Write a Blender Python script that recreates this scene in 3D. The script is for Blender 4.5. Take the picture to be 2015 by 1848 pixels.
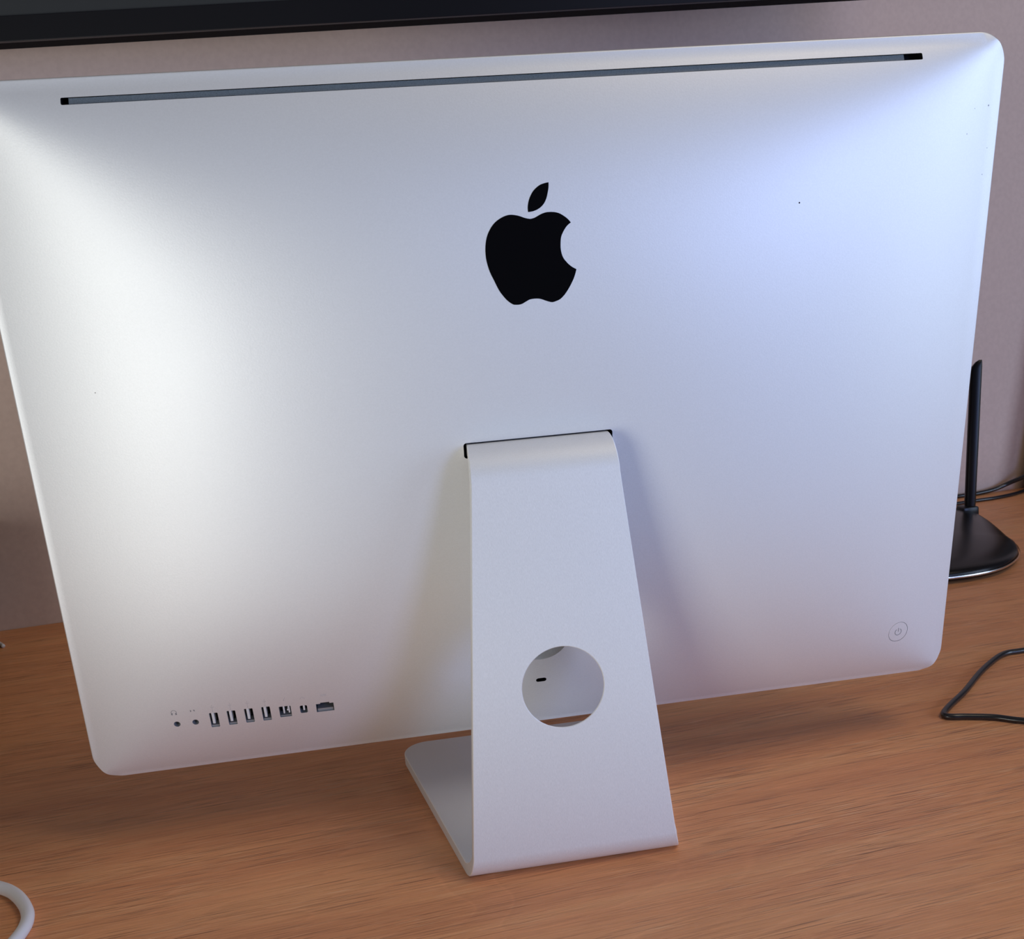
import bpy, bmesh, math, random
from mathutils import Vector, Matrix
from mathutils.geometry import delaunay_2d_cdt, tessellate_polygon
random.seed(7)
for o in list(bpy.data.objects): bpy.data.objects.remove(o, do_unlink=True)
S = bpy.context.scene
COL = S.collection
MM = 0.001

# ------------------------------------------------------------------ camera, light, exposure
cam_d = bpy.data.cameras.new('camera')
cam = bpy.data.objects.new('camera', cam_d); COL.objects.link(cam)
Rv = Vector((0.98602098, -0.14946994, -0.07362995)); Uv = Vector((0.0994956, 0.17371589, 0.97975681)); Fv = Vector((0.1336535, 0.97338663, -0.18615911))
cam.matrix_world = Matrix(((Rv.x, Uv.x, -Fv.x, -0.1139936), (Rv.y, Uv.y, -Fv.y, -0.7786426), (Rv.z, Uv.z, -Fv.z, 0.398695), (0, 0, 0, 1)))
cam_d.sensor_fit = 'HORIZONTAL'; cam_d.sensor_width = 36; cam_d.lens = 36*2162.08/2015
cam_d.clip_start = 0.02
cam_d.dof.use_dof = True; cam_d.dof.focus_distance = 0.78; cam_d.dof.aperture_fstop = 40
S.camera = cam
S.view_settings.view_transform = 'Standard'; S.view_settings.look = 'None'
S.view_settings.exposure = 0.0; S.view_settings.gamma = 1.0; S.view_settings.use_curve_mapping = False

world = bpy.data.worlds.new('room_air'); S.world = world; world.use_nodes = True
wb = world.node_tree.nodes['Background']; wb.inputs[0].default_value = (0.98, 0.95, 0.96, 1); wb.inputs[1].default_value = 0.03

def rect_light(name, az, el, dist, w, h, power, color, target=(0, 0, 0.25)):
    """Rectangular area light behind the camera"""
    d = bpy.data.lights.new(name, 'AREA'); d.shape = 'RECTANGLE'; d.size = w; d.size_y = h
    d.energy = power; d.color = color
    o = bpy.data.objects.new(name, d); COL.objects.link(o)
    a, e = math.radians(az), math.radians(el)
    L = Vector((math.sin(a)*math.cos(e), -math.cos(a)*math.cos(e), math.sin(e)))
    o.location = Vector(target) + L*dist
    o.rotation_euler = L.to_track_quat('Z', 'Y').to_euler()
    return o
rect_light('right_window_daylight', 63, 3, 2.1, 0.9, 1.2, 15.5, (0.57, 0.73, 1.0))
rect_light('front_fill_light', 33, 3, 2.1, 0.5, 1.0, 13.5, (0.37, 0.50, 1.0))  # added blue fill, tuned to brighten the leg and sharpen its shadow
rect_light('left_window_daylight', -38, -12, 2.1, 0.7, 1.2, 18.5, (0.98, 1.0, 0.94))
rect_light('high_fill_light', 50, 55, 2.1, 0.8, 0.8, 9.5, (1.0, 0.86, 0.66))  # added warm fill from above to brighten the desk, not a window

# ------------------------------------------------------------------ materials
def nt(name):
    m = bpy.data.materials.new(name); m.use_nodes = True
    t = m.node_tree; return m, t, t.nodes['Principled BSDF']
def N(t, kind, **kw):
    n = t.nodes.new(kind)
    for k, v in kw.items(): setattr(n, k, v)
    return n
def plain(name, col, rough=0.5, metal=0.0, spec=0.5, coat=0.0):
    m, t, b = nt(name)
    b.inputs['Base Color'].default_value = (*col, 1); b.inputs['Roughness'].default_value = rough
    b.inputs['Metallic'].default_value = metal; b.inputs['Specular IOR Level'].default_value = spec
    b.inputs['Coat Weight'].default_value = coat
    return m
def aluminium(name, col, rough, metal, streak=(1, 1, 1), bump=0.05, scale=900, tone=0.04):
    """Bead-blasted anodised aluminium: fine grain in relief and a slight tone noise."""
    m, t, b = nt(name)
    tc = N(t, 'ShaderNodeTexCoord'); mp = N(t, 'ShaderNodeMapping'); mp.inputs['Scale'].default_value = streak
    t.links.new(tc.outputs['Object'], mp.inputs[0])
    n1 = N(t, 'ShaderNodeTexNoise'); n1.inputs['Scale'].default_value = scale; n1.inputs['Detail'].default_value = 4
    n2 = N(t, 'ShaderNodeTexNoise'); n2.inputs['Scale'].default_value = 6; n2.inputs['Detail'].default_value = 2
    t.links.new(mp.outputs[0], n1.inputs[0]); t.links.new(tc.outputs['Object'], n2.inputs[0])
    ra = N(t, 'ShaderNodeMapRange'); ra.inputs[1].default_value = 0.3; ra.inputs[2].default_value = 0.7
    ra.inputs[3].default_value = 1-tone; ra.inputs[4].default_value = 1+tone
    t.links.new(n1.outputs[0], ra.inputs[0])
    mx = N(t, 'ShaderNodeMix', data_type='RGBA', blend_type='MULTIPLY'); mx.inputs[0].default_value = 1
    mx.inputs[6].default_value = (*col, 1); t.links.new(ra.outputs[0], mx.inputs[7])
    t.links.new(mx.outputs[2], b.inputs['Base Color'])
    rr = N(t, 'ShaderNodeMapRange'); rr.inputs[3].default_value = rough-0.03; rr.inputs[4].default_value = rough+0.03
    t.links.new(n2.outputs[0], rr.inputs[0]); t.links.new(rr.outputs[0], b.inputs['Roughness'])
    b.inputs['Metallic'].default_value = metal
    bp = N(t, 'ShaderNodeBump'); bp.inputs['Strength'].default_value = bump; bp.inputs['Distance'].default_value = 0.0004
    t.links.new(n1.outputs[0], bp.inputs['Height']); t.links.new(bp.outputs[0], b.inputs['Normal'])
    return m
M = {}
M['shell'] = aluminium('blasted_aluminium', (0.80, 0.80, 0.80), 0.49, 0.42, bump=0.10, tone=0.02)
M['stand'] = aluminium('brushed_aluminium', (0.80, 0.80, 0.80), 0.50, 0.22, streak=(1, 1, 0.25), bump=0.14, scale=2300, tone=0.045)
M['edge_glint'] = plain('aluminium_edge_glint', (0.95, 0.95, 0.95), 0.38, 0.25)  # lighter base colour paints in the glint on the stand's chamfers
M['logo'] = plain('black_gloss_plastic', (0.003, 0.003, 0.004), 0.12, 0, 0.25)
M['black'] = plain('black_plastic', (0.006, 0.006, 0.007), 0.5, 0, 0.3)
M['socket_grey'] = plain('grey_socket_metal', (0.42, 0.43, 0.44), 0.4, 0.4)
M['gap'] = plain('grey_gap', (0.20, 0.20, 0.23), 0.6)
M['tongue'] = plain('white_socket_tongue', (0.75, 0.76, 0.76), 0.45)
M['mark'] = plain('grey_printed_mark', (0.26, 0.26, 0.27), 0.6)
M['faint_mark'] = plain('faint_printed_mark', (0.55, 0.54, 0.55), 0.6)
M['glass_black'] = plain('black_screen_glass', (0.004, 0.004, 0.005), 0.06, 0, 0.5)
M['bezel'] = plain('tv_black_bezel', (0.006, 0.006, 0.009), 0.42, 0, 0.25)
M['housing'] = plain('tv_matte_black_housing', (0.004, 0.004, 0.006), 0.85, 0, 0.1)
M['screen'] = plain('tv_dark_matte_screen', (0.028, 0.031, 0.034), 0.5, 0, 0.4)
M['router'] = plain('router_black_gloss', (0.009, 0.008, 0.009), 0.26, 0, 0.3, 0.0)
M['antenna'] = plain('antenna_black_plastic', (0.005, 0.005, 0.006), 0.3, 0, 0.35)
M['cable_black'] = plain('cable_black_rubber', (0.012, 0.012, 0.014), 0.28, 0, 0.8)
M['cable_white'] = plain('cable_white_rubber', (0.78, 0.78, 0.80), 0.42, 0, 0.4)
M['brown_panel'] = plain('dark_brown_board', (0.05, 0.034, 0.028), 0.5)
# grille with fine perforation
m, t, b = nt('grey_perforated_metal')
tc = N(t, 'ShaderNodeTexCoord'); vo = N(t, 'ShaderNodeTexVoronoi'); vo.inputs['Scale'].default_value = 2600
t.links.new(tc.outputs['Object'], vo.inputs['Vector'])
cr = N(t, 'ShaderNodeValToRGB'); cr.color_ramp.elements[0].color = (0.02, 0.025, 0.03, 1); cr.color_ramp.elements[0].position = 0.1
cr.color_ramp.elements[1].color = (0.17, 0.20, 0.22, 1); cr.color_ramp.elements[1].position = 0.4
t.links.new(vo.outputs['Distance'], cr.inputs[0]); t.links.new(cr.outputs[0], b.inputs['Base Color']); b.inputs['Roughness'].default_value = 0.5
M['grille'] = m
# painted wall
m, t, b = nt('taupe_wall_paint')
tc = N(t, 'ShaderNodeTexCoord'); n = N(t, 'ShaderNodeTexNoise'); n.inputs['Scale'].default_value = 160; n.inputs['Detail'].default_value = 5
t.links.new(tc.outputs['Object'], n.inputs[0])
cr = N(t, 'ShaderNodeValToRGB'); cr.color_ramp.elements[0].color = (0.63, 0.48, 0.42, 1); cr.color_ramp.elements[1].color = (0.67, 0.515, 0.45, 1)
cr.color_ramp.elements[0].position = 0.35; cr.color_ramp.elements[1].position = 0.65
t.links.new(n.outputs[0], cr.inputs[0]); t.links.new(cr.outputs[0], b.inputs['Base Color'])
bp = N(t, 'ShaderNodeBump'); bp.inputs['Strength'].default_value = 0.15; bp.inputs['Distance'].default_value = 0.001
t.links.new(n.outputs[0], bp.inputs['Height']); t.links.new(bp.outputs[0], b.inputs['Normal'])
b.inputs['Roughness'].default_value = 0.85
M['wall'] = m
# wood veneer: long streaks, flame figure, short open pores in relief
def wood():
    m, t, b = nt('oak_veneer'); L = t.links.new
    tc = N(t, 'ShaderNodeTexCoord')
    def mapped(sx, sy, rot=0.0):
        q = N(t, 'ShaderNodeMapping'); q.inputs['Scale'].default_value = (sx, sy, 1); q.inputs['Rotation'].default_value = (0, 0, rot)
        L(tc.outputs['Object'], q.inputs[0]); return q
    def noise(q, sc, det, rough=0.55, dist=0.0):
        n = N(t, 'ShaderNodeTexNoise'); n.inputs['Scale'].default_value = sc; n.inputs['Detail'].default_value = det
        n.inputs['Roughness'].default_value = rough; n.inputs['Distortion'].default_value = dist
        L(q.outputs[0], n.inputs[0]); return n
    def ramp(src, *els):
        r = N(t, 'ShaderNodeValToRGB')
        while len(r.color_ramp.elements) < len(els): r.color_ramp.elements.new(0.5)
        for e, (p, c) in zip(r.color_ramp.elements, els): e.position = p; e.color = c if len(c) == 4 else (*c, 1)
        L(src, r.inputs[0]); return r
    def mix(a, bb, fac, mode='MIX'):
        x = N(t, 'ShaderNodeMix', data_type='RGBA', blend_type=mode)
        if isinstance(fac, float): x.inputs[0].default_value = fac
        else: L(fac, x.inputs[0])
        for i, v in ((6, a), (7, bb)):
            if isinstance(v, tuple): x.inputs[i].default_value = (*v, 1)
            else: L(v, x.inputs[i])
        return x
    big = noise(mapped(1.3, 13), 1.6, 5, 0.6, 0.8)
    base = ramp(big.outputs[0], (0.28, (0.70, 0.285, 0.125)), (0.5, (0.81, 0.35, 0.152)), (0.72, (0.89, 0.43, 0.19)))
    # flame figure: wide uneven growth bands that close into long tongues
    fl = noise(mapped(1.1, 5.5), 1.5, 2, 0.5, 0.5)
    fm = N(t, 'ShaderNodeMath', operation='MULTIPLY'); L(fl.outputs[0], fm.inputs[0]); fm.inputs[1].default_value = 17
    ff = N(t, 'ShaderNodeMath', operation='FRACT'); L(fm.outputs[0], ff.inputs[0])
    bands = ramp(ff.outputs[0], (0.0, (1.10, 1.10, 1.12)), (0.06, (0.94, 0.93, 0.92)), (0.5, (1.0, 1.0, 1.0)), (0.93, (1.03, 1.02, 1.0)), (1.0, (1.14, 1.14, 1.16)))
    c1 = mix(base.outputs[0], bands.outputs[0], 0.45, 'MULTIPLY')
    fine = noise(mapped(16, 900), 1.0, 4, 0.65)
    fr = ramp(fine.outputs[0], (0.3, (0.86, 0.84, 0.83)), (0.7, (1.12, 1.12, 1.12)))
    c2 = mix(c1.outputs[2], fr.outputs[0], 1.0, 'MULTIPLY')
    # open pores: thin dark dashes, clustered
    po = noise(mapped(20, 1700), 1.0, 1.5, 0.45)
    cl = noise(mapped(3, 22), 2.0, 3)
    clr = N(t, 'ShaderNodeMapRange'); clr.inputs[1].default_value = 0.36; clr.inputs[2].default_value = 0.56
    clr.inputs[3].default_value = 0.05; clr.inputs[4].default_value = 1.0; L(cl.outputs[0], clr.inputs[0])
    pr = ramp(po.outputs[0], (0.62, (0, 0, 0)), (0.69, (1, 1, 1)))
    pm = N(t, 'ShaderNodeMath', operation='MULTIPLY'); L(pr.outputs[0], pm.inputs[0]); L(clr.outputs[0], pm.inputs[1])
    pf = N(t, 'ShaderNodeMath', operation='MULTIPLY'); L(pm.outputs[0], pf.inputs[0]); pf.inputs[1].default_value = 0.62
    c3 = mix(c2.outputs[2], (0.12, 0.045, 0.02), pf.outputs[0])
    # lighter filled fibres
    li = noise(mapped(26, 1500), 1.1, 1, 0.4)
    lr = ramp(li.outputs[0], (0.62, (0, 0, 0)), (0.70, (1, 1, 1)))
    lm = N(t, 'ShaderNodeMath', operation='MULTIPLY'); L(lr.outputs[0], lm.inputs[0]); L(clr.outputs[0], lm.inputs[1])
    lf = N(t, 'ShaderNodeMath', operation='MULTIPLY'); L(lm.outputs[0], lf.inputs[0]); lf.inputs[1].default_value = 0.55
    c4 = mix(c3.outputs[2], (1.0, 0.64, 0.36), lf.outputs[0])
    L(c4.outputs[2], b.inputs['Base Color'])
    ad = N(t, 'ShaderNodeMath', operation='MULTIPLY_ADD'); L(pm.outputs[0], ad.inputs[0]); ad.inputs[1].default_value = -1.3; L(fine.outputs[0], ad.inputs[2])
    bp = N(t, 'ShaderNodeBump'); bp.inputs['Strength'].default_value = 0.9; bp.inputs['Distance'].default_value = 0.0005
    L(ad.outputs[0], bp.inputs['Height']); L(bp.outputs[0], b.inputs['Normal'])
    b.inputs['Roughness'].default_value = 0.42; b.inputs['Specular IOR Level'].default_value = 0.45
    return m
M['wood'] = wood()
M['floor'] = plain('pale_floor_finish', (0.50, 0.52, 0.56), 0.6)

# ------------------------------------------------------------------ mesh helpers (coordinates in millimetres, desk top at z = 0)
def tag(o, label=None, cat=None, group=None, kind=None):
    for k, v in (('label', label), ('category', cat), ('group', group), ('kind', kind)):
        if v: o[k] = v
    return o
def link(name, me, mat, parent=None, origin=(0, 0, 0)):
    """Vertices are given in world millimetres; origin is the object's own place."""
    o = bpy.data.objects.new(name, me); COL.objects.link(o)
    if mat is not None:
        for mm_ in (mat if isinstance(mat, (list, tuple)) else [mat]): me.materials.append(mm_)
    org = Vector(origin)*MM
    me.transform(Matrix.Translation(-org) @ Matrix.Scale(MM, 4))
    o.location = org
    if parent is not None:
        p = Vector(parent.location); o.parent = parent; o.location = org - p if parent.parent is None else org - p - Vector(parent.parent.location)
    return o
def from_bm(name, bm, mat, parent=None, origin=(0, 0, 0), smooth=False, auto=None):
    bmesh.ops.recalc_face_normals(bm, faces=bm.faces)
    me = bpy.data.meshes.new(name); bm.to_mesh(me); bm.free()
    if smooth:
        for p in me.polygons: p.use_smooth = True
        if auto is not None: me.set_sharp_from_angle(angle=math.radians(auto))
    return link(name, me, mat, parent, origin)
def empty(name, loc):
    o = bpy.data.objects.new(name, None); COL.objects.link(o); o.location = Vector(loc)*MM; o.empty_display_size = 0.02
    return o
def frame_map(origin, ax, ay, az):
    O, X, Y, Z = Vector(origin), Vector(ax).normalized(), Vector(ay).normalized(), Vector(az).normalized()
    return lambda p: O + X*p[0] + Y*p[1] + Z*p[2]
ident = lambda p: Vector(p)
def prism(bm, outline, z0, z1, f=ident, bevel=0.0, seg=2):
    """Extrudes a closed 2D outline from z0 to z1, then rounds the edges of the far end."""
    a = [bm.verts.new(f((x, y, z0))) for x, y in outline]; c = [bm.verts.new(f((x, y, z1))) for x, y in outline]
    n = len(a); bm.faces.new(list(reversed(a))); top = bm.faces.new(c)
    for i in range(n): bm.faces.new((a[i], a[(i+1) % n], c[(i+1) % n], c[i]))
    if bevel: bmesh.ops.bevel(bm, geom=list(top.edges), offset=bevel, segments=seg, profile=0.5, affect='EDGES')
def box(bm, x0, x1, y0, y1, z0, z1, f=ident, bevel=0.0):
    vs = [bm.verts.new(f(p)) for p in ((x0, y0, z0), (x1, y0, z0), (x1, y1, z0), (x0, y1, z0), (x0, y0, z1), (x1, y0, z1), (x1, y1, z1), (x0, y1, z1))]
    fs = [bm.faces.new([vs[i] for i in q]) for q in ((3, 2, 1, 0), (4, 5, 6, 7), (0, 1, 5, 4), (1, 2, 6, 5), (2, 3, 7, 6), (3, 0, 4, 7))]
    if bevel:
        es = {e for q in fs for e in q.edges}
        bmesh.ops.bevel(bm, geom=list(es), offset=bevel, segments=2, profile=0.5, affect='EDGES')
def rrect(x0, x1, y0, y1, r, seg=8):
    if r <= 0: return [(x0, y0), (x1, y0), (x1, y1), (x0, y1)]
    o = []
    for cx, cy, a0 in ((x1-r, y0+r, -90), (x1-r, y1-r, 0), (x0+r, y1-r, 90), (x0+r, y0+r, 180)):
        for k in range(seg+1):
            a = math.radians(a0+90*k/seg); o.append((cx+r*math.cos(a), cy+r*math.sin(a)))
    return o
def circle(cx, cy, r, n=40, ry=None):
    ry = ry or r
    return [(cx+r*math.cos(2*math.pi*k/n), cy+ry*math.sin(2*math.pi*k/n)) for k in range(n)]
def smooth_closed(pts, corners=(), sub=5):
    """Catmull-Rom through the points; the listed indices stay sharp."""
    n = len(pts); out = []
    for i in range(n):
        p0, p1, p2, p3 = pts[i-1], pts[i], pts[(i+1) % n], pts[(i+2) % n]
        if i in corners: p0 = p1
        if (i+1) % n in corners: p3 = p2
        for k in range(sub):
            u = k/sub
            out.append(tuple(0.5*((2*b)+(-a+c)*u+(2*a-5*b+4*c-d)*u*u+(-a+3*b-3*c+d)*u**3) for a, b, c, d in zip(p0, p1, p2, p3)))
    return out
def tube(bm, pts, r, seg=12, sub=6, cap=True):
    P = [Vector(p) for p in pts]; path = []
    for i in range(len(P)-1):
        p0 = P[i-1] if i else P[0]*2-P[1]; p1, p2 = P[i], P[i+1]; p3 = P[i+2] if i+2 < len(P) else P[-1]*2-P[-2]
        for k in range(sub):
            u = k/sub; path.append(0.5*((2*p1)+(-p0+p2)*u+(2*p0-5*p1+4*p2-p3)*u*u+(-p0+3*p1-3*p2+p3)*u**3))
    path.append(P[-1])
    up = Vector((0, 0, 1)); prev = None
    for i, c in enumerate(path):
        tdir = (path[min(i+1, len(path)-1)]-path[max(i-1, 0)]).normalized()
        s = tdir.cross(up); s = s.normalized() if s.length > 1e-4 else Vector((1, 0, 0)); w = s.cross(tdir)
        ring = [bm.verts.new(c+(s*math.cos(2*math.pi*k/seg)+w*math.sin(2*math.pi*k/seg))*r) for k in range(seg)]
        if prev:
            for k in range(seg): bm.faces.new((prev[k], prev[(k+1) % seg], ring[(k+1) % seg], ring[k]))
        elif cap: bm.faces.new(ring)
        prev = ring
    if cap: bm.faces.new(list(reversed(prev)))

# ------------------------------------------------------------------ the setting
WALL_A = 0.1003                      # the wall and the desk stand at this turn to the computer
cw, sw = math.cos(WALL_A), math.sin(WALL_A)
room = frame_map((0, 651.4, 0), (cw, sw, 0), (-sw, cw, 0), (0, 0, 1))   # x along the wall, y into it
bm = bmesh.new(); box(bm, -2600, 2600, 0, 120, -740, 1900, room)
tag(from_bm('wall_back', bm, M['wall']), kind='structure')
bm = bmesh.new(); box(bm, -2600, 2600, -3600, 0, -780, -740, room)
tag(from_bm('floor', bm, M['floor']), kind='structure')

# desk
desk = empty('desk', room((0, -380, -740))); desk.rotation_euler = (0, 0, WALL_A)
tag(desk, 'brown oak-veneer desk with visible grain, under the silver computer', 'desk')
def desk_part(name, dims, bevel, mat):
    b_ = bmesh.new(); x0, x1, y0, y1, z0, z1 = dims; box(b_, x0, x1, y0, y1, z0, z1, bevel=bevel)
    me = bpy.data.meshes.new(name); bmesh.ops.recalc_face_normals(b_, faces=b_.faces); b_.to_mesh(me); b_.free()
    me.transform(Matrix.Scale(MM, 4)); me.materials.append(mat)
    o = bpy.data.objects.new(name, me); COL.objects.link(o); o.parent = desk; return o
desk_part('tabletop', (-900, 1020, -580, 379.5, 712, 740), 1.2, M['wood'])
desk_part('side_panel', (-880, -854, -550, 370, 0, 712), 0.8, M['wood'])
desk_part('side_panel', (974, 1000, -550, 370, 0, 712), 0.8, M['wood'])
desk_part('back_panel', (-854, 974, 330, 348, 250, 712), 0.8, M['wood'])

# ------------------------------------------------------------------ the computer
TH = 0.1809; ZB = 54.2; BW = 325.0; BH = 473.7; DEP = 40.6; CR = 19.0
st_, ct_ = math.sin(TH), math.cos(TH)
COMP = (0, -15, 0)
computer = empty('desktop_computer', COMP)
tag(computer, 'silver all-in-one computer seen from behind, on one-leg metal stand, black fruit emblem', 'computer')
def depth(x, v):
    # the four edges roll over like the faces of a soft hipped roof
    s = min(1, abs(x)/BW); w = min(1, abs(v-BH/2)/(BH/2)); q = 2.5
    a, b_ = max(1e-4, 1-s**3), max(1e-4, 1-w**3.5)
    return max(0.0, DEP*(a**-q+b_**-q-1)**(-1/q)) if min(a, b_) > 2e-4 else 0.0
def B(x, v, d=0.0):
    """A point of the tilted body: x across, v up the panel, d out of the rim plane towards the back."""
    return Vector((x, -v*st_-d*ct_, ZB+v*ct_-d*st_))
def Bs(x, v, lift=0.0):
    return B(x, v, depth(x, v)) + surf_n(x, v)*lift
def surf_n(x, v):
    e = 0.5; dx = (depth(x+e, v)-depth(x-e, v))/(2*e); dv = (depth(x, v+e)-depth(x, v-e))/(2*e)
    X = B(1, 0, dx)-B(0, 0, 0); V = B(0, 1, dv)-B(0, 0, 0)
    n = X.cross(V).normalized(); return n if n.y < 0 else -n

holes = {}
holes['vent'] = rrect(-264.2, 264.3, 459.9, 463.8, 0.8, 3)
holes['neck'] = rrect(-48.8, 49.6, 232.4, 242.9, 1.8, 4)
JACKS = [(-260.3, 47.0), (-247.4, 47.7)]
USBX = [(-234.25, 48.2), (-222.0, 48.8), (-210.0, 49.2), (-198.1, 49.3)]
for i, (x, v) in enumerate(JACKS): holes['jack%d' % i] = circle(x, v, 2.3, 20)
for i, (x, v) in enumerate(USBX): holes['usb%d' % i] = rrect(x-2.95, x+2.95, v-6.6, v+6.6, 0.5, 2)
holes['fire'] = rrect(-189.1, -180.9, 44.1, 54.5, 0.5, 2)
holes['disp'] = rrect(-174.7, -169.6, 45.9, 53.3, 1.0, 3)
holes['eth'] = [(-163.4, 44.9), (-151.1, 44.9), (-151.1, 52.8), (-153.9, 52.8), (-153.9, 54.0), (-160.3, 54.0), (-160.3, 53.0), (-163.4, 53.0)]
holes['lock'] = rrect(-5.4, 2.3, 47.7, 51.4, 1.8, 5)
holes['power'] = circle(-2.0, 90.1, 20.0, 64)
holes['button'] = circle(279.9, 45.7, 8.6, 48)
holes['speck'] = circle(175.9, 378.7, 0.55, 8)

def densify(poly, step):
    out = []
    for i, p in enumerate(poly):
        q = poly[(i+1) % len(poly)]; L_ = math.dist(p, q); k = max(1, int(L_/step))
        for j in range(k): out.append((p[0]+(q[0]-p[0])*j/k, p[1]+(q[1]-p[1])*j/k))
    return out
def inside(pt, poly):
    x, y = pt; c = False
    for i in range(len(poly)):
        x1, y1 = poly[i]; x2, y2 = poly[i-1]
        if (y1 > y) != (y2 > y) and x < (x2-x1)*(y-y1)/(y2-y1)+x1: c = not c
    return c
rim = densify(rrect(-BW, BW, 0, BH, CR, 16), 7)

def build_shell():
    pts, edges = [], []
    def add_loop(poly):
        b0 = len(pts); pts.extend(poly); edges.extend((b0+i, b0+(i+1) % len(poly)) for i in range(len(poly)))
    add_loop(rim)
    hl = {k: densify(p, 9) for k, p in holes.items()}
    bb = {k: (min(a for a, _ in p)-2, max(a for a, _ in p)+2, min(b_ for _, b_ in p)-2, max(b_ for _, b_ in p)+2) for k, p in hl.items()}
    for p in hl.values(): add_loop(p)
    x = -BW+5
    while x < BW-4:
        v = 5.0
        while v < BH-4:
            ok = not any(a < x < b_ and c < v < d for a, b_, c, d in bb.values())
            if ok:
                ex, ey = max(0, abs(x)-(BW-CR)), max(0, abs(v-BH/2)-(BH/2-CR))
                if math.hypot(ex, ey) < CR-4 or ex == 0 or ey == 0: pts.append((x+0.01*math.sin(v), v+0.01*math.sin(x)))
            v += 6.0
        x += 6.0
    vs, es, fs, *_ = delaunay_2d_cdt([Vector(p) for p in pts], edges, [], 0, 1e-5)
    keep = []
    for f_ in fs:
        c = (sum(vs[i].x for i in f_)/len(f_), sum(vs[i].y for i in f_)/len(f_))
        if not inside(c, rim): continue
        if any(bb[k][0] <= c[0] <= bb[k][1] and bb[k][2] <= c[1] <= bb[k][3] and inside(c, hl[k]) for k in hl): continue
        keep.append(tuple(f_))
    V = [Bs(p.x, p.y) for p in vs]; nrm = [surf_n(p.x, p.y) for p in vs]
    # rounded rim, then the side band down to the glass
    n = len(rim); loops = [list(range(n))]
    F = list(keep)
    cen = Vector((0, BH/2))
    outn = []
    for i in range(n):
        a, c = Vector(rim[i-1]), Vector(rim[(i+1) % n]); d = (c-a).normalized(); outn.append(Vector((d.y, -d.x)))
    for off, dd, tilt in ((0.55, -0.25, 0.45), (0.9, -0.8, 0.8), (1.0, -1.6, 1.0), (1.0, -17.0, 1.0), (0.2, -17.6, 1.0), (0.2, -17.6, 1.0)):
        base = len(V); loop = []
        for i in range(n):
            p = Vector(rim[i])+outn[i]*off
            V.append(B(p.x, p.y, dd)); nn = B(outn[i].x, outn[i].y, 0)-B(0, 0, 0)
            nrm.append((nn*tilt+Vector((0, -ct_, -st_))*(1-tilt)).normalized()); loop.append(base+i)
        pl = loops[-1]
        for i in range(n): F.append((pl[i], pl[(i+1) % n], loop[(i+1) % n], loop[i]))
        loops.append(loop)
    me = bpy.data.meshes.new('back_shell'); me.from_pydata([tuple(v) for v in V], [], F); me.update()
    # make every face look outwards
    bmx = bmesh.new(); bmx.from_mesh(me)
    for f_ in bmx.faces:
        a = sum((Vector(nrm[v.index]) for v in f_.verts), Vector())
        if f_.normal.dot(a) < 0: f_.normal_flip()
    bmx.to_mesh(me); bmx.free()
    for p in me.polygons: p.use_smooth = True
    me.normals_split_custom_set_from_vertices([tuple(q) for q in nrm])
    return link('back_shell', me, M['shell'], computer, COMP)
build_shell()

# front of the machine: glass and chin, seen only from the side
bm = bmesh.new(); prism(bm, rrect(-BW+0.5, BW-0.5, 0.5, BH-0.5, CR, 10), 0, 2.6, lambda p: B(p[0], p[1], -17.7-p[2]), 0.6)
from_bm('front_glass', bm, M['glass_black'], computer, COMP)
bm = bmesh.new(); prism(bm, rrect(-BW+0.5, BW-0.5, 0.5, 84, 18, 8), 0, 0.6, lambda p: B(p[0], p[1], -20.4-p[2]), 0.2)
from_bm('chin', bm, M['shell'], computer, COMP)

def recess(name, hole, dep, mat_wall, mat_floor=None, parent=computer, follow=True, inset=0.0):
    """Walls and floor behind a hole of the shell: goes dep millimetres in."""
    bm_ = bmesh.new(); poly = densify(hole, 9); n = len(poly)
    cx = sum(p[0] for p in poly)/n; cv = sum(p[1] for p in poly)/n
    top = [bm_.verts.new(Bs(x, v)) for x, v in poly]
    def low(x, v):
        x2, v2 = cx+(x-cx)*(1-inset), cv+(v-cv)*(1-inset)
        return B(x2, v2, (depth(x, v) if follow else depth(cx, cv))-dep)
    bot = [bm_.verts.new(low(x, v)) for x, v in poly]
    for i in range(n): bm_.faces.new((top[i], top[(i+1) % n], bot[(i+1) % n], bot[i]))
    f_ = bm_.faces.new(bot); f_.material_index = 1 if mat_floor else 0
    bmesh.ops.triangulate(bm_, faces=[f_])
    me = bpy.data.meshes.new(name); bm_.normal_update(); bm_.to_mesh(me); bm_.free()
    return link(name, me, [mat_wall]+([mat_floor] if mat_floor else []), parent, COMP)
def body_box(bm_, x0, x1, v0, v1, din, dout, bevel=0.0):
    """A box standing in the shell: from din to dout millimetres behind the local surface."""
    box(bm_, x0, x1, v0, v1, -din, -dout, lambda p: B(p[0], p[1], depth(p[0], p[1])+p[2]), bevel)

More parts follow.
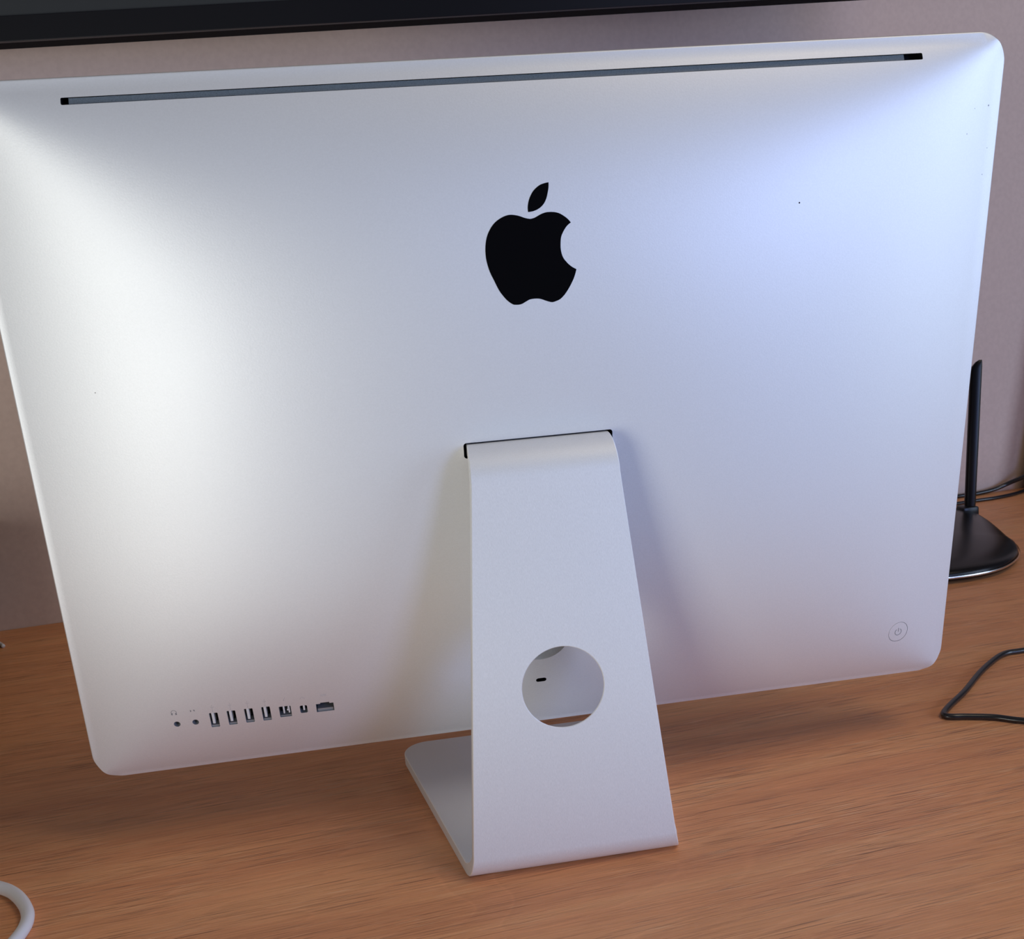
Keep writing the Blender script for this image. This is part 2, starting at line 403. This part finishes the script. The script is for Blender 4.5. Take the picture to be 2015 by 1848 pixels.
slot = recess('vent_slot', holes['vent'], 9, M['black'])
bm = bmesh.new()
k = 60
for i in range(k):
    xa, xb = -260.2+i*513.0/k, -260.2+(i+1)*513.0/k
    q = [bm.verts.new(B(x, v, depth(x, v)-2.4)) for x, v in ((xa, 460.0), (xb, 460.0), (xb, 463.3), (xa, 463.3))]
    bm.faces.new(q)
    q2 = [bm.verts.new(B(x, v, depth(x, v)-4.4)) for x, v in ((xa, 460.0), (xb, 460.0), (xb, 463.3), (xa, 463.3))]
    for a in range(4):
        if (a == 1 and i < k-1) or (a == 3 and i > 0): continue
        bm.faces.new((q[a], q[(a+1) % 4], q2[(a+1) % 4], q2[a]))
    bm.faces.new(list(reversed(q2)))
bmesh.ops.remove_doubles(bm, verts=bm.verts, dist=1e-4)
g = from_bm('vent_grille', bm, M['grille'], computer, COMP); g['label'] = 'dark grey strip inside the long top slot'
recess('neck_slot', holes['neck'], 26, M['black'])
for i in range(2):
    recess('audio_jack', holes['jack%d' % i], 5, M['socket_grey'], M['black'], inset=0.25)
for i, (x, v) in enumerate(USBX):
    u = recess('usb_port', holes['usb%d' % i], 7, M['socket_grey'], M['black'])
    bm = bmesh.new(); body_box(bm, x-1.55, x+0.25, v-3.6, v+6.55, 0.5, 6.9, 0.15)
    from_bm('tongue', bm, M['tongue'], u, COMP)
    bm = bmesh.new(); body_box(bm, x-2.9, x+2.9, v-6.5, v-5.1, 1.0, 6.8)
    from_bm('spring_lip', bm, M['socket_grey'], u, COMP)
u = recess('data_port', holes['fire'], 7, M['socket_grey'], M['black'])
bm = bmesh.new(); body_box(bm, -186.4, -185.4, 47.3, 54.4, 0.5, 6.9); body_box(bm, -182.8, -181.8, 47.5, 54.4, 0.5, 6.9); body_box(bm, -183.8, -182.8, 49.8, 51.1, 0.5, 6.9)
from_bm('tongue', bm, M['tongue'], u, COMP)
bm = bmesh.new(); body_box(bm, -189.0, -180.9, 44.3, 45.3, 0.9, 6.8)
from_bm('spring_lip', bm, M['socket_grey'], u, COMP)
u = recess('display_port', holes['disp'], 6, M['socket_grey'], M['black'])
bm = bmesh.new(); body_box(bm, -172.5, -171.3, 48.3, 53.2, 0.5, 5.9)
from_bm('tongue', bm, M['tongue'], u, COMP)
u = recess('ethernet_port', holes['eth'], 8, M['socket_grey'], M['black'])
bm = bmesh.new()
for i in range(8): body_box(bm, -160.1+i*0.8, -159.7+i*0.8, 51.4, 53.6, 3.0, 7.5)
from_bm('contacts', bm, M['socket_grey'], u, COMP)
bm = bmesh.new(); body_box(bm, -162.8, -151.7, 45.0, 47.4, 1.4, 7.8)
from_bm('spring_lip', bm, M['socket_grey'], u, COMP)
recess('security_slot', holes['lock'], 6, M['black'])
ps = recess('power_inlet', holes['power'], 9, M['shell'], M['shell'], inset=0.12)
bm = bmesh.new(); d0 = depth(-2.0, 90.1)
prism(bm, circle(-2.0, 92.0, 11.5, 48), -9.0, -3.5, lambda p: B(p[0], p[1], d0+p[2]), 0.8)
from_bm('inlet_plug_face', bm, M['black'], ps, COMP, smooth=True, auto=35)
recess('speck_hole', holes['speck'], 1.5, M['black'])

# power button with its symbol
def on_skin(poly, lift, name, mat, parent=computer, thick=0.0):
    """A closed outline laid on the curved shell."""
    poly = densify(poly, 4)
    xs = [p[0] for p in poly]; vs_ = [p[1] for p in poly]; pts = list(poly)
    step = max(1.2, (max(xs)-min(xs))/14)
    a = min(xs)+step/2
    while a < max(xs):
        c = min(vs_)+step/2
        while c < max(vs_):
            if inside((a, c), poly) and min(math.dist((a, c), q) for q in poly) > 0.4: pts.append((a, c))
            c += step
        a += step
    n = len(poly)
    V2, _, F2, *_ = delaunay_2d_cdt([Vector(p) for p in pts], [(i, (i+1) % n) for i in range(n)], [], 0, 1e-5)
    F2 = [f_ for f_ in F2 if inside((sum(V2[i].x for i in f_)/len(f_), sum(V2[i].y for i in f_)/len(f_)), poly)]
    bm_ = bmesh.new(); vv = [bm_.verts.new(Bs(p.x, p.y, lift)) for p in V2]; lo = [bm_.verts.new(Bs(p.x, p.y, lift-max(thick, 0.02))) for p in V2]
    for f_ in F2: bm_.faces.new([vv[i] for i in f_]); bm_.faces.new([lo[i] for i in reversed(f_)])
    for i in range(n): bm_.faces.new((vv[i], vv[(i+1) % n], lo[(i+1) % n], lo[i]))
    bmesh.ops.delete(bm_, geom=[v for v in bm_.verts if not v.link_faces], context='VERTS')
    return from_bm(name, bm_, mat, parent, COMP, smooth=True, auto=40)
recess('button_gap', holes['button'], 1.0, M['gap'])
btn = on_skin(circle(279.9, 45.7, 8.3, 48), -0.05, 'power_button', M['shell'], thick=1.0)
def arc_band(cx, cv, r, w, a0, a1, n=20):
    o = [(cx+(r+w/2)*math.cos(math.radians(a0+(a1-a0)*i/n)), cv+(r+w/2)*math.sin(math.radians(a0+(a1-a0)*i/n))) for i in range(n+1)]
    return o+[(cx+(r-w/2)*math.cos(math.radians(a0+(a1-a0)*i/n)), cv+(r-w/2)*math.sin(math.radians(a0+(a1-a0)*i/n))) for i in range(n, -1, -1)]
def multi_skin(polys, lift, name, mat, parent):
    objs = []
    bm_ = bmesh.new()
    for poly in polys:
        top = [bm_.verts.new(Bs(x, v, lift)) for x, v in poly]; lo = [bm_.verts.new(Bs(x, v, lift-0.04)) for x, v in poly]
        for i in range(len(poly)): bm_.faces.new((top[i], top[(i+1) % len(poly)], lo[(i+1) % len(poly)], lo[i]))
        for tri in tessellate_polygon([[Vector((x, v, 0)) for x, v in poly]]):
            bm_.faces.new([top[i] for i in tri]); bm_.faces.new([lo[i] for i in reversed(tri)])
    return from_bm(name, bm_, mat, parent, COMP)
sy = multi_skin([arc_band(279.9, 45.7, 2.8, 0.5, 125, 415), [(279.65, 45.9), (280.15, 45.9), (280.15, 49.2), (279.65, 49.2)]], 0.05, 'power_symbol', M['mark'], btn)
# emblem
EMB = [(1.2, 381.0), (-2.1, 381.9), (-5.3, 383.2), (-9.6, 384.1), (-13.2, 383.8), (-17.4, 382.1), (-20.9, 379.6), (-23.7, 376.1), (-25.8, 371.9), (-27.0, 366.6), (-27.2, 360.7), (-26.6, 356.2), (-25.3, 351.2), (-23.1, 346.0), (-20.4, 339.8), (-17.6, 335.5), (-15.2, 332.7), (-12.2, 330.4), (-9.6, 329.9), (-6.8, 330.1), (-3.8, 331.5), (-1.2, 332.6), (2.5, 332.8), (5.6, 332.3), (9.2, 330.8), (12.5, 329.8), (15.2, 330.3), (17.9, 331.4), (20.9, 334.1), (23.7, 337.9), (26.3, 342.3), (27.8, 345.7), (28.8, 348.9), (25.4, 351.1), (22.4, 354.2), (20.5, 357.3), (19.6, 361.6), (19.7, 365.8), (20.3, 369.2), (22.0, 372.5), (24.2, 375.3), (26.8, 377.2), (24.5, 379.9), (20.6, 382.7), (17.6, 383.8), (14.5, 384.2), (11.4, 384.1), (8.3, 383.2), (5.1, 381.7), (3.0, 381.1)]
LEAF = [(0.7, 385.0), (0.7, 388.0), (1.5, 391.4), (3.0, 394.6), (5.3, 397.6), (8.6, 400.0), (11.5, 401.0), (14.6, 401.5), (14.4, 398.7), (13.6, 395.4), (12.5, 392.1), (10.8, 389.3), (8.6, 387.3), (5.9, 385.9), (3.3, 385.2)]
e = on_skin(smooth_closed(EMB, (32, 41), 3), 0.12, 'fruit_emblem', M['logo'], thick=0.4); e['label'] = 'glossy black bitten-fruit emblem'
e = on_skin(smooth_closed(LEAF, (0, 7), 3), 0.12, 'emblem_leaf', M['logo'], thick=0.4); e['label'] = 'glossy black leaf above the emblem'
# printed marks above the sockets
hp = [arc_band(-261.0, 57.2, 1.8, 0.3, -20, 200), [(-263.1, 55.3), (-262.2, 54.9), (-261.8, 56.6), (-262.9, 56.9)], [(-260.1, 55.0), (-259.0, 55.3), (-259.2, 56.9), (-260.2, 56.7)]]
multi_skin(hp, 0.05, 'headphone_mark', M['mark'], computer)
mk = [[(-249.8, 58.5), (-248.9, 58.5), (-248.9, 57.2), (-249.5, 57.0)], [(-247.5, 58.9), (-246.5, 58.7), (-246.5, 57.4), (-247.0, 57.4)]]
multi_skin(mk, 0.05, 'audio_input_mark', M['mark'], computer)
for x, v in USBX:
    c = v+11.2
    multi_skin([[(x-0.1, c-3.2), (x+0.1, c-3.2), (x+0.1, c+2.6), (x-0.1, c+2.6)], arc_band(x, c+1.0, 1.0, 0.22, 180, 360, 8), circle(x, c-3.2, 0.4, 8)], 0.05, 'usb_mark', M['faint_mark'], computer)
multi_skin([circle(-184.9, 60.2, 0.45, 8), [(-185.1, 60.2), (-184.8, 60.2), (-183.8, 62.8), (-184.1, 62.8)]], 0.05, 'data_port_mark', M['faint_mark'], computer)
multi_skin([arc_band(-172.1, 59.6, 1.5, 0.25, 0, 180, 10)], 0.05, 'display_mark', M['faint_mark'], computer)
multi_skin([[(-159.4, 60.4), (-155.2, 60.4), (-155.2, 60.65), (-159.4, 60.65)], [(-159.4, 61.6), (-155.2, 61.6), (-155.2, 61.85), (-159.4, 61.85)]], 0.05, 'ethernet_mark', M['faint_mark'], computer)
# small chips in the finish near the right rim
for x, v, r_ in ((315.3, 429.2, 0.55), (298.8, 412.4, 0.35), (303.5, 428.0, 0.28), (318.0, 402.0, 0.3), (316.0, 385.0, 0.35), (-273, 291, 0.4)):
    multi_skin([circle(x, v, r_, 7)], 0.03, 'finish_chip', M['mark'], computer)

# the stand: one bent sheet, leg with a round cable hole
def leg_pt(s): return Vector((0, -122.8+s*math.sin(0.0668), s*math.cos(0.0668)))
T_ = 8.6
def build_stand():
    ph = 0.0668; prof = []      # (y, z, normal angle info) outer polyline from the neck to the foot tip
    rt = 24.0; ztop = 285.0
    tdir = Vector((0, -math.sin(ph), -math.cos(ph)))         # down the leg
    # top arc between the level neck and the leg
    nleg = Vector((0, -math.cos(ph), math.sin(ph)))           # outward normal of the leg
    s_c = (ztop-rt - 0)/math.cos(ph)
    c = Vector((0, 0, ztop-rt)); s1 = (c.z + 0)/math.cos(ph)
    c.y = (leg_pt((c.z-nleg.z*(-rt)*-1 + 2*nleg.z*rt)/math.cos(ph)).y) + rt*math.cos(ph)
    a_end = math.atan2(nleg.z, nleg.y)
    pts = []; nr = []
    for y in (c.y+26, c.y+13): pts.append(Vector((0, y, ztop))); nr.append(Vector((0, 0, 1)))
    for i in range(15):
        a = math.pi/2+(a_end-math.pi/2)*i/14
        d = Vector((0, math.cos(a), math.sin(a))); pts.append(c+d*rt); nr.append(d)
    # bottom bend
    rb = 15.0
    # centre: rb above desk, rb inside the leg plane
    zc = rb; yl = -122.8+math.tan(ph)*(zc+rb*nleg.z); cb = Vector((0, yl+rb*math.cos(ph), zc))
    p_start, p_end = pts[-1], cb+nleg*rb
    nseg = 60
    for i in range(1, nseg): pts.append(p_start.lerp(p_end, i/nseg)); nr.append(nleg.copy())
    a1 = a_end if a_end > 0 else a_end+2*math.pi
    for i in range(19):
        a = a1+(1.5*math.pi-a1)*i/18; d = Vector((0, math.cos(a), math.sin(a))); pts.append(cb+d*rb); nr.append(d)
    y0 = cb.y; nf = 40
    ys = [y0+(67.0-y0)*i/nf for i in range(1, nf+1)]+[67.0+24*math.sin(math.radians(90*i/14)) for i in range(1, 15)]
    for y in ys: pts.append(Vector((0, y, 0))); nr.append(Vector((0, 0, -1)))
    # path lengths
    Ls = [0.0]
    for i in range(1, len(pts)): Ls.append(Ls[-1]+(pts[i]-pts[i-1]).length)
    Ltot = Ls[-1]
    i_bend0 = 17+nseg-1; i_bend1 = i_bend0+18
    def halfw(i):
        p = pts[i]
        if i <= i_bend0+8: h = (139.7-46.3*(p.z/math.cos(ph))/280)/2
        else: h = None
        return h
    # half width along the path
    hw = [0]*len(pts)
    kb = i_bend0
    h_b = (139.7-46.3*(pts[kb].z)/280)/2
    for i in range(len(pts)):
        if i <= kb: hw[i] = (139.7-46.3*min(262, pts[i].z)/280)/2
    for i in range(17): hw[i] = min(hw[i], 46.4+(hw[17]-46.4)*i/17)
    for i in range(kb+1, len(pts)):
        if i <= i_bend1:
            u = (i-kb)/(i_bend1-kb); y1 = pts[i_bend1].y; hw[i] = h_b+(73.0-h_b)*u
        else:
            y = pts[i].y; h = 73.0+(y-pts[i_bend1].y)*(107.5-73.0)/(91-pts[i_bend1].y)
            r = 24.0; e_ = y-(91-r)
            if e_ > 0: h -= r-math.sqrt(max(0, r*r-e_*e_))
            hw[i] = h
    # the sheet as a 2D pattern (across, along), cut by triangulation so that the hole and the outline are exact
    Lh = None
    zh = 125.63
    for i in range(1, len(pts)):
        z = zh*math.cos(ph)
        if pts[i].z <= z and Lh is None and i > 17: Lh = Ls[i-1]+(pts[i-1].z-z)/(pts[i-1].z-pts[i].z)*(Ls[i]-Ls[i-1])
    def at(L_, inner):
        L_ = max(0, min(Ltot, L_)); j = 1
        while j < len(Ls)-1 and Ls[j] < L_: j += 1
        u = (L_-Ls[j-1])/(Ls[j]-Ls[j-1]); p = pts[j-1].lerp(pts[j], u); n_ = nr[j-1].lerp(nr[j], u).normalized()
        return p-n_*inner, n_
    tipL = [Ls[i] for i in range(len(pts))]
    right = [(hw[i], Ls[i]) for i in range(len(pts))]; 
    outline = list(right)
    outline = outline+[(-x, l) for x, l in reversed(outline)]
    ol = []
    for p in outline:
        if not ol or math.dist(p, ol[-1]) > 1e-3: ol.append(p)
    hole = circle(0, Lh, 26.95, 96)
    def offset(poly, d):
        out = []; n = len(poly)
        area = sum(poly[i-1][0]*poly[i][1]-poly[i][0]*poly[i-1][1] for i in range(n))
        s = 1 if area > 0 else -1
        for i in range(n):
            a, b_ = Vector(poly[i-1]), Vector(poly[(i+1) % n]); t_ = (b_-a).normalized(); out.append((poly[i][0]-t_.y*d*s, poly[i][1]+t_.x*d*s))
        return out
    CH = 0.45
    ring_in = offset(ol, CH); hole_in = [(x*(1+CH/26.95), Lh+(l-Lh)*(1+CH/26.95)) for x, l in hole]
    pts2 = []; ed = []
    for lp in (ring_in, hole_in):
        b0 = len(pts2); pts2.extend(lp); ed.extend((b0+i, b0+(i+1) % len(lp)) for i in range(len(lp)))
    n_r, n_h = len(ring_in), len(hole_in)
    for i, L_ in enumerate(Ls[1:-1]):
        w_ = hw[i+1]
        for k2 in range(-6, 7):
            x = w_*k2/7
            if math.dist((x, L_), (0, Lh)) < 30: continue
            if inside((x, L_), ring_in) and min(abs(x-a[0])+abs(L_-a[1]) for a in ring_in) > 1.5: pts2.append((x, L_))
    V2, _, F2, *_ = delaunay_2d_cdt([Vector(p) for p in pts2], ed, [], 0, 1e-6)
    F2 = [f_ for f_ in F2 if inside((sum(V2[i].x for i in f_)/len(f_), sum(V2[i].y for i in f_)/len(f_)), ring_in)
          and not inside((sum(V2[i].x for i in f_)/len(f_), sum(V2[i].y for i in f_)/len(f_)), hole_in)]
    FL = 3.3                       # the cable hole opens wider towards the inside
    def flare(x, l, k=1.0):
        q = math.dist((x, l), (0, Lh))
        return (x*(1+FL*k/q), Lh+(l-Lh)*(1+FL*k/q)) if q < 28.5 else (x, l)
    VV, FF, NN, MI = [], [], [], []
    def P(x, L_, inner): p, _ = at(L_, inner); return Vector((x, p.y, p.z))
    def addv(p): VV.append(p); return len(VV)-1
    fo = [addv(P(p.x, p.y, 0)) for p in V2]; fi = [addv(P(*flare(p.x, p.y), T_)) for p in V2]
    no = [at(p.y, 0)[1] for p in V2]
    for f_ in F2:
        a, b_, c_ = (VV[fo[i]] for i in f_[:3]); up = (b_-a).cross(c_-a).dot(no[f_[0]]) > 0
        q = list(f_) if up else list(reversed(f_))
        FF.append([fo[i] for i in q]); NN.append([no[i] for i in q]); MI.append(0)
        q = list(reversed(q)); FF.append([fi[i] for i in q]); NN.append([-no[i] for i in q]); MI.append(0)
    def side(loop_in, loop_out, b0, hol):
        n = len(loop_in)
        A = [addv(P(x, l, CH)) for x, l in loop_out]
        C_ = [addv(P(*(flare(x, l) if hol else (x, l)), T_-CH)) for x, l in loop_out]
        mid = [(VV[A[i]]+VV[C_[i]])/2 for i in range(n)]
        cen = [(VV[fo[b0+i]]+VV[fi[b0+i]])/2 for i in range(n)]
        out_ = []
        for i in range(n):
            t_ = (mid[(i+1) % n]-mid[i-1]).normalized(); w_ = (VV[C_[i]]-VV[A[i]]).normalized()
            nn = t_.cross(w_).normalized(); out_.append(nn if nn.dot(mid[i]-cen[i]) > 0 else -nn)
        for i in range(n):
            j = (i+1) % n
            for q, mi, ks in (((fo[b0+i], fo[b0+j], A[j], A[i]), 1, 1), ((A[i], A[j], C_[j], C_[i]), 0, 0), ((C_[i], C_[j], fi[b0+j], fi[b0+i]), 1, -1)):
                g1 = (out_[i]+no[b0+i]*ks).normalized(); g2 = (out_[j]+no[b0+j]*ks).normalized()
                ns = [g1, g2, g2, g1]
                a, b_, c_ = VV[q[0]], VV[q[1]], VV[q[2]]
                if (b_-a).cross(c_-a).dot(g1) < 0: q = tuple(reversed(q)); ns = ns[::-1]
                FF.append(list(q)); NN.append(ns); MI.append(mi)
    side(ring_in, ol, 0, False); side(hole_in, hole, n_r, True)
    me = bpy.data.meshes.new('stand'); me.from_pydata([tuple(v) for v in VV], [], FF); me.update()
    for p, mi in zip(me.polygons, MI): p.material_index = mi; p.use_smooth = True
    me.normals_split_custom_set([tuple(v) for f_ in NN for v in f_])
    o = link('stand', me, [M['stand'], M['edge_glint']], computer, COMP)
    o['label'] = 'brushed silver bent-sheet stand with round cable hole'
    return o
build_stand()

# ------------------------------------------------------------------ television above, behind the computer
TVA = math.radians(-3.12)
tv_o = Vector((7.7, 492, 658.5))       # a point of the lower rear edge
tvf = frame_map(tv_o, (math.cos(TVA), math.sin(TVA), 0), (-math.sin(TVA), math.cos(TVA), 0), (0, 0, 1))
TVC = tuple(tvf((0, 0, 0)))
tv = empty('television', TVC)
tag(tv, 'large black flat television across the top edge, on the wall behind the computer', 'television')
bm = bmesh.new(); box(bm, -620, 620, -30.3, 0, 0, 700, tvf, 0.6); from_bm('rear_housing', bm, M['housing'], tv, TVC)
bm = bmesh.new(); prism(bm, [(-620, 0), (620, 0), (620, 25), (-620, 25)], 30.5, 38, lambda p: tvf((p[0], -p[2], p[1])), 0.5); from_bm('bottom_bezel', bm, M['bezel'], tv, TVC)
bm = bmesh.new(); prism(bm, [(-620, 25.5), (-606, 25.5), (-606, 700), (-620, 700)], 30.5, 38, lambda p: tvf((p[0], -p[2], p[1])), 1.2)
from_bm('side_bezel', bm, M['bezel'], tv, TVC)
bm = bmesh.new(); prism(bm, [(606, 25.5), (620, 25.5), (620, 700), (606, 700)], 30.5, 38, lambda p: tvf((p[0], -p[2], p[1])), 1.2)
from_bm('side_bezel', bm, M['bezel'], tv, TVC)
bm = bmesh.new(); box(bm, -605.5, 605.5, -34, -30.5, 25.5, 699, tvf); from_bm('screen', bm, M['screen'], tv, TVC)
bm = bmesh.new(); box(bm, -180, 180, 0, 34, 180, 520, tvf, 2); box(bm, -120, 120, 34, 142, 300, 400, tvf, 2); from_bm('wall_bracket', bm, M['black'], tv, TVC)

# ------------------------------------------------------------------ router behind the right edge
RO = (600, 480, 0)
router = empty('router', RO); tag(router, 'glossy black wireless router with one upright antenna, right of the computer', 'router')
out = smooth_closed([(440, 352), (500, 345), (560, 343), (605, 356), (645, 388), (668, 425), (676, 455), (690, 500), (702, 545), (708, 585), (700, 612), (670, 622), (600, 624), (520, 610), (455, 560), (425, 480), (420, 400)], (), 5)
bm = bmesh.new()
cx_, cy_ = 570, 480
def ringz(k, z, dz=0): return [bm.verts.new((cx_+(x-cx_)*k, cy_+(y-cy_)*k, z)) for x, y in out]
rings = [ringz(0.94, 1.5), ringz(0.985, 3.5), ringz(1.0, 8), ringz(0.995, 12), ringz(0.975, 15), ringz(0.93, 17.5), ringz(0.75, 21), ringz(0.45, 24), ringz(0.15, 25)]
n = len(out); bm.faces.new(list(reversed(rings[0]))); bm.faces.new(rings[-1])
for a, c in zip(rings, rings[1:]):
    for i in range(n): bm.faces.new((a[i], a[(i+1) % n], c[(i+1) % n], c[i]))
from_bm('housing', bm, M['router'], router, RO, smooth=True, auto=60)
bm = bmesh.new()
prev = None
for k_, z in ((1.012, 7.2), (1.018, 8.6), (1.012, 10.0)):
    cur = [bm.verts.new((cx_+(x-cx_)*k_, cy_+(y-cy_)*k_, z)) for x, y in out]
    if prev:
        for i in range(n): bm.faces.new((prev[i], prev[(i+1) % n], cur[(i+1) % n], cur[i]))
    prev = cur
lo_ = [bm.verts.new((cx_+(x-cx_)*0.998, cy_+(y-cy_)*0.998, 7.2)) for x, y in out]
from_bm('chrome_strip', bm, plain('router_silver_strip', (0.75, 0.74, 0.72), 0.25, 1.0), router, RO, smooth=True)['label'] = 'thin silver rim strip'
for o_ in [bpy.data.objects['chrome_strip']]:
    o_.data.materials[0].use_backface_culling = False
bm = bmesh.new()
bm.free()
for x, y in ((480, 380), (620, 400), (660, 580), (480, 580)):
    bm = bmesh.new(); prism(bm, circle(x, y, 7, 16), 0, 2); from_bm('rubber_foot', bm, M['black'], router, RO)
# antenna: flat blade rising from a hinge at the back
ant0 = Vector((705, 592, 12)); ant_t = Vector((720.0, 602, 221.0))
bm = bmesh.new()
ax = (ant_t-ant0).normalized(); rx = Vector((0.93, -0.36, 0)); rx = (rx-ax*rx.dot(ax)).normalized(); ry = ax.cross(rx)
prof = [(0.0, 5.5, 5.0), (0.06, 7.2, 5.5), (0.5, 7.5, 5.0), (0.92, 7.6, 4.4), (0.955, 6.6, 4.0), (0.985, 4.2, 3.2), (1.0, 1.6, 1.6)]
prev = None
for u, w_, d_ in prof:
    c = ant0.lerp(ant_t, u)
    if u > 0.93: c = c+rx*{0.955: 1.0, 0.985: 3.2, 1.0: 5.4}[u]
    ring = [bm.verts.new(c+rx*w_*math.copysign(abs(math.cos(a))**0.6, math.cos(a))+ry*d_*math.copysign(abs(math.sin(a))**0.6, math.sin(a))) for a in [2*math.pi*k/20 for k in range(20)]]
    if prev:
        for i in range(20): bm.faces.new((prev[i], prev[(i+1) % 20], ring[(i+1) % 20], ring[i]))
    else: bm.faces.new(ring)
    prev = ring
bm.faces.new(list(reversed(prev)))
from_bm('antenna', bm, M['antenna'], router, RO, smooth=True, auto=50)
bm = bmesh.new(); box(bm, 690, 714, 582, 602, 6, 22, bevel=3); from_bm('antenna_hinge', bm, M['antenna'], router, RO, smooth=True, auto=40)

# ------------------------------------------------------------------ cables and the board at the right edge
def cable(name, pts, r, mat, label, group=None, sub=8):
    bm_ = bmesh.new(); tube(bm_, pts, r, 14, sub)
    o = from_bm(name, bm_, mat, None, pts[0], smooth=True)
    return tag(o, label, 'cable', group)
BLOCK_O = (-690, 440, 0)  # unseen block added beyond the left frame edge to throw shade on the wall
blocker = empty('shadow_block', BLOCK_O); tag(blocker, 'added black block on the desk, out of view at left, shading the wall', 'blocker')
bm = bmesh.new(); box(bm, -780, -572, 345, 550, 0, 140, bevel=3); from_bm('blocker_box', bm, M['black'], blocker, BLOCK_O)
bm = bmesh.new(); prism(bm, circle(-645, 70, 55, 40), 0, 5, lambda p: Vector((p[0], 344.8-p[2], p[1])), 1.5); from_bm('blocker_large_disc', bm, M['bezel'], blocker, BLOCK_O)
bm = bmesh.new(); prism(bm, circle(-740, 70, 18, 32), 0, 4, lambda p: Vector((p[0], 344.8-p[2], p[1])), 1.0); from_bm('blocker_small_disc', bm, M['bezel'], blocker, BLOCK_O)
cable('black_cable', [(640, 128, 2.6), (560, 130, 2.6), (510, 131, 2.6), (481, 129.5, 2.6), (466, 128.5, 2.6), (449, 119, 2.6), (419, 94.5, 2.6), (384, 60.5, 2.6), (357, 37.5, 2.6), (344, 25, 2.6), (341.5, 19.0, 2.6), (346, 15.5, 2.6), (356, 12.5, 2.6), (377, 4.0, 2.6), (394, -8.5, 2.6), (440, -34, 2.6), (520, -60, 2.6)], 2.6, M['cable_black'],
      'thin black cable bent into a sharp V on the desk, right foreground')
cable('wall_cable', [(560, 660, 3), (640, 676, 3), (700, 695, 3), (750, 717, 3), (790, 722, 3), (822, 724, 6), (846, 722, 14), (870, 706, 30), (900, 690, 60), (940, 690, 120)], 3.2, M['cable_black'],
      'upper black cable right of the antenna, by the wall foot, rising at the frame edge')
cable('desk_cable', [(560, 640, 2.6), (640, 655, 2.6), (700, 672, 2.6), (760, 684, 2.6), (800, 688, 2.6), (835, 697, 2.6), (866, 712, 2.6), (905, 735, 2.6), (960, 745, 2.6)], 2.6, M['cable_black'],
      'thin black cable lying on the desk, the lower one right of the antenna')
cable('white_cable', [(-520, -10, 4.2), (-460, -12, 4.2), (-420, -22, 4.2), (-392, -41, 4.2), (-377, -53, 4.2), (-365, -70, 4.2), (-357.5, -88, 4.2), (-357, -106, 4.2), (-363, -125, 4.2), (-380, -148, 4.2), (-410, -170, 4.2), (-450, -180, 4.2)], 4.2, M['cable_white'],
      'thick white cable curving out of the lower left corner')
cable('white_cable_end', [(-620, 560, 2.2), (-585, 552, 2.2), (-562, 540, 2.2), (-553, 529, 2.2), (-548, 521, 2.2)], 2.2, M['cable_white'],
      'tip of thin white cable at the left frame edge near the wall')
bm = bmesh.new()
fr = room
prism(bm, [(868, 0), (1120, 0), (1120, 330), (930, 330)], 0, 18, lambda p: Vector((p[0], 690+0.1*(p[0]-868)+p[2], p[1])), 1.0)
tag(from_bm('wooden_board', bm, M['brown_panel'], None, (960, 700, 0)), 'dark brown slanted board standing at the right frame edge behind the two cables', 'board')
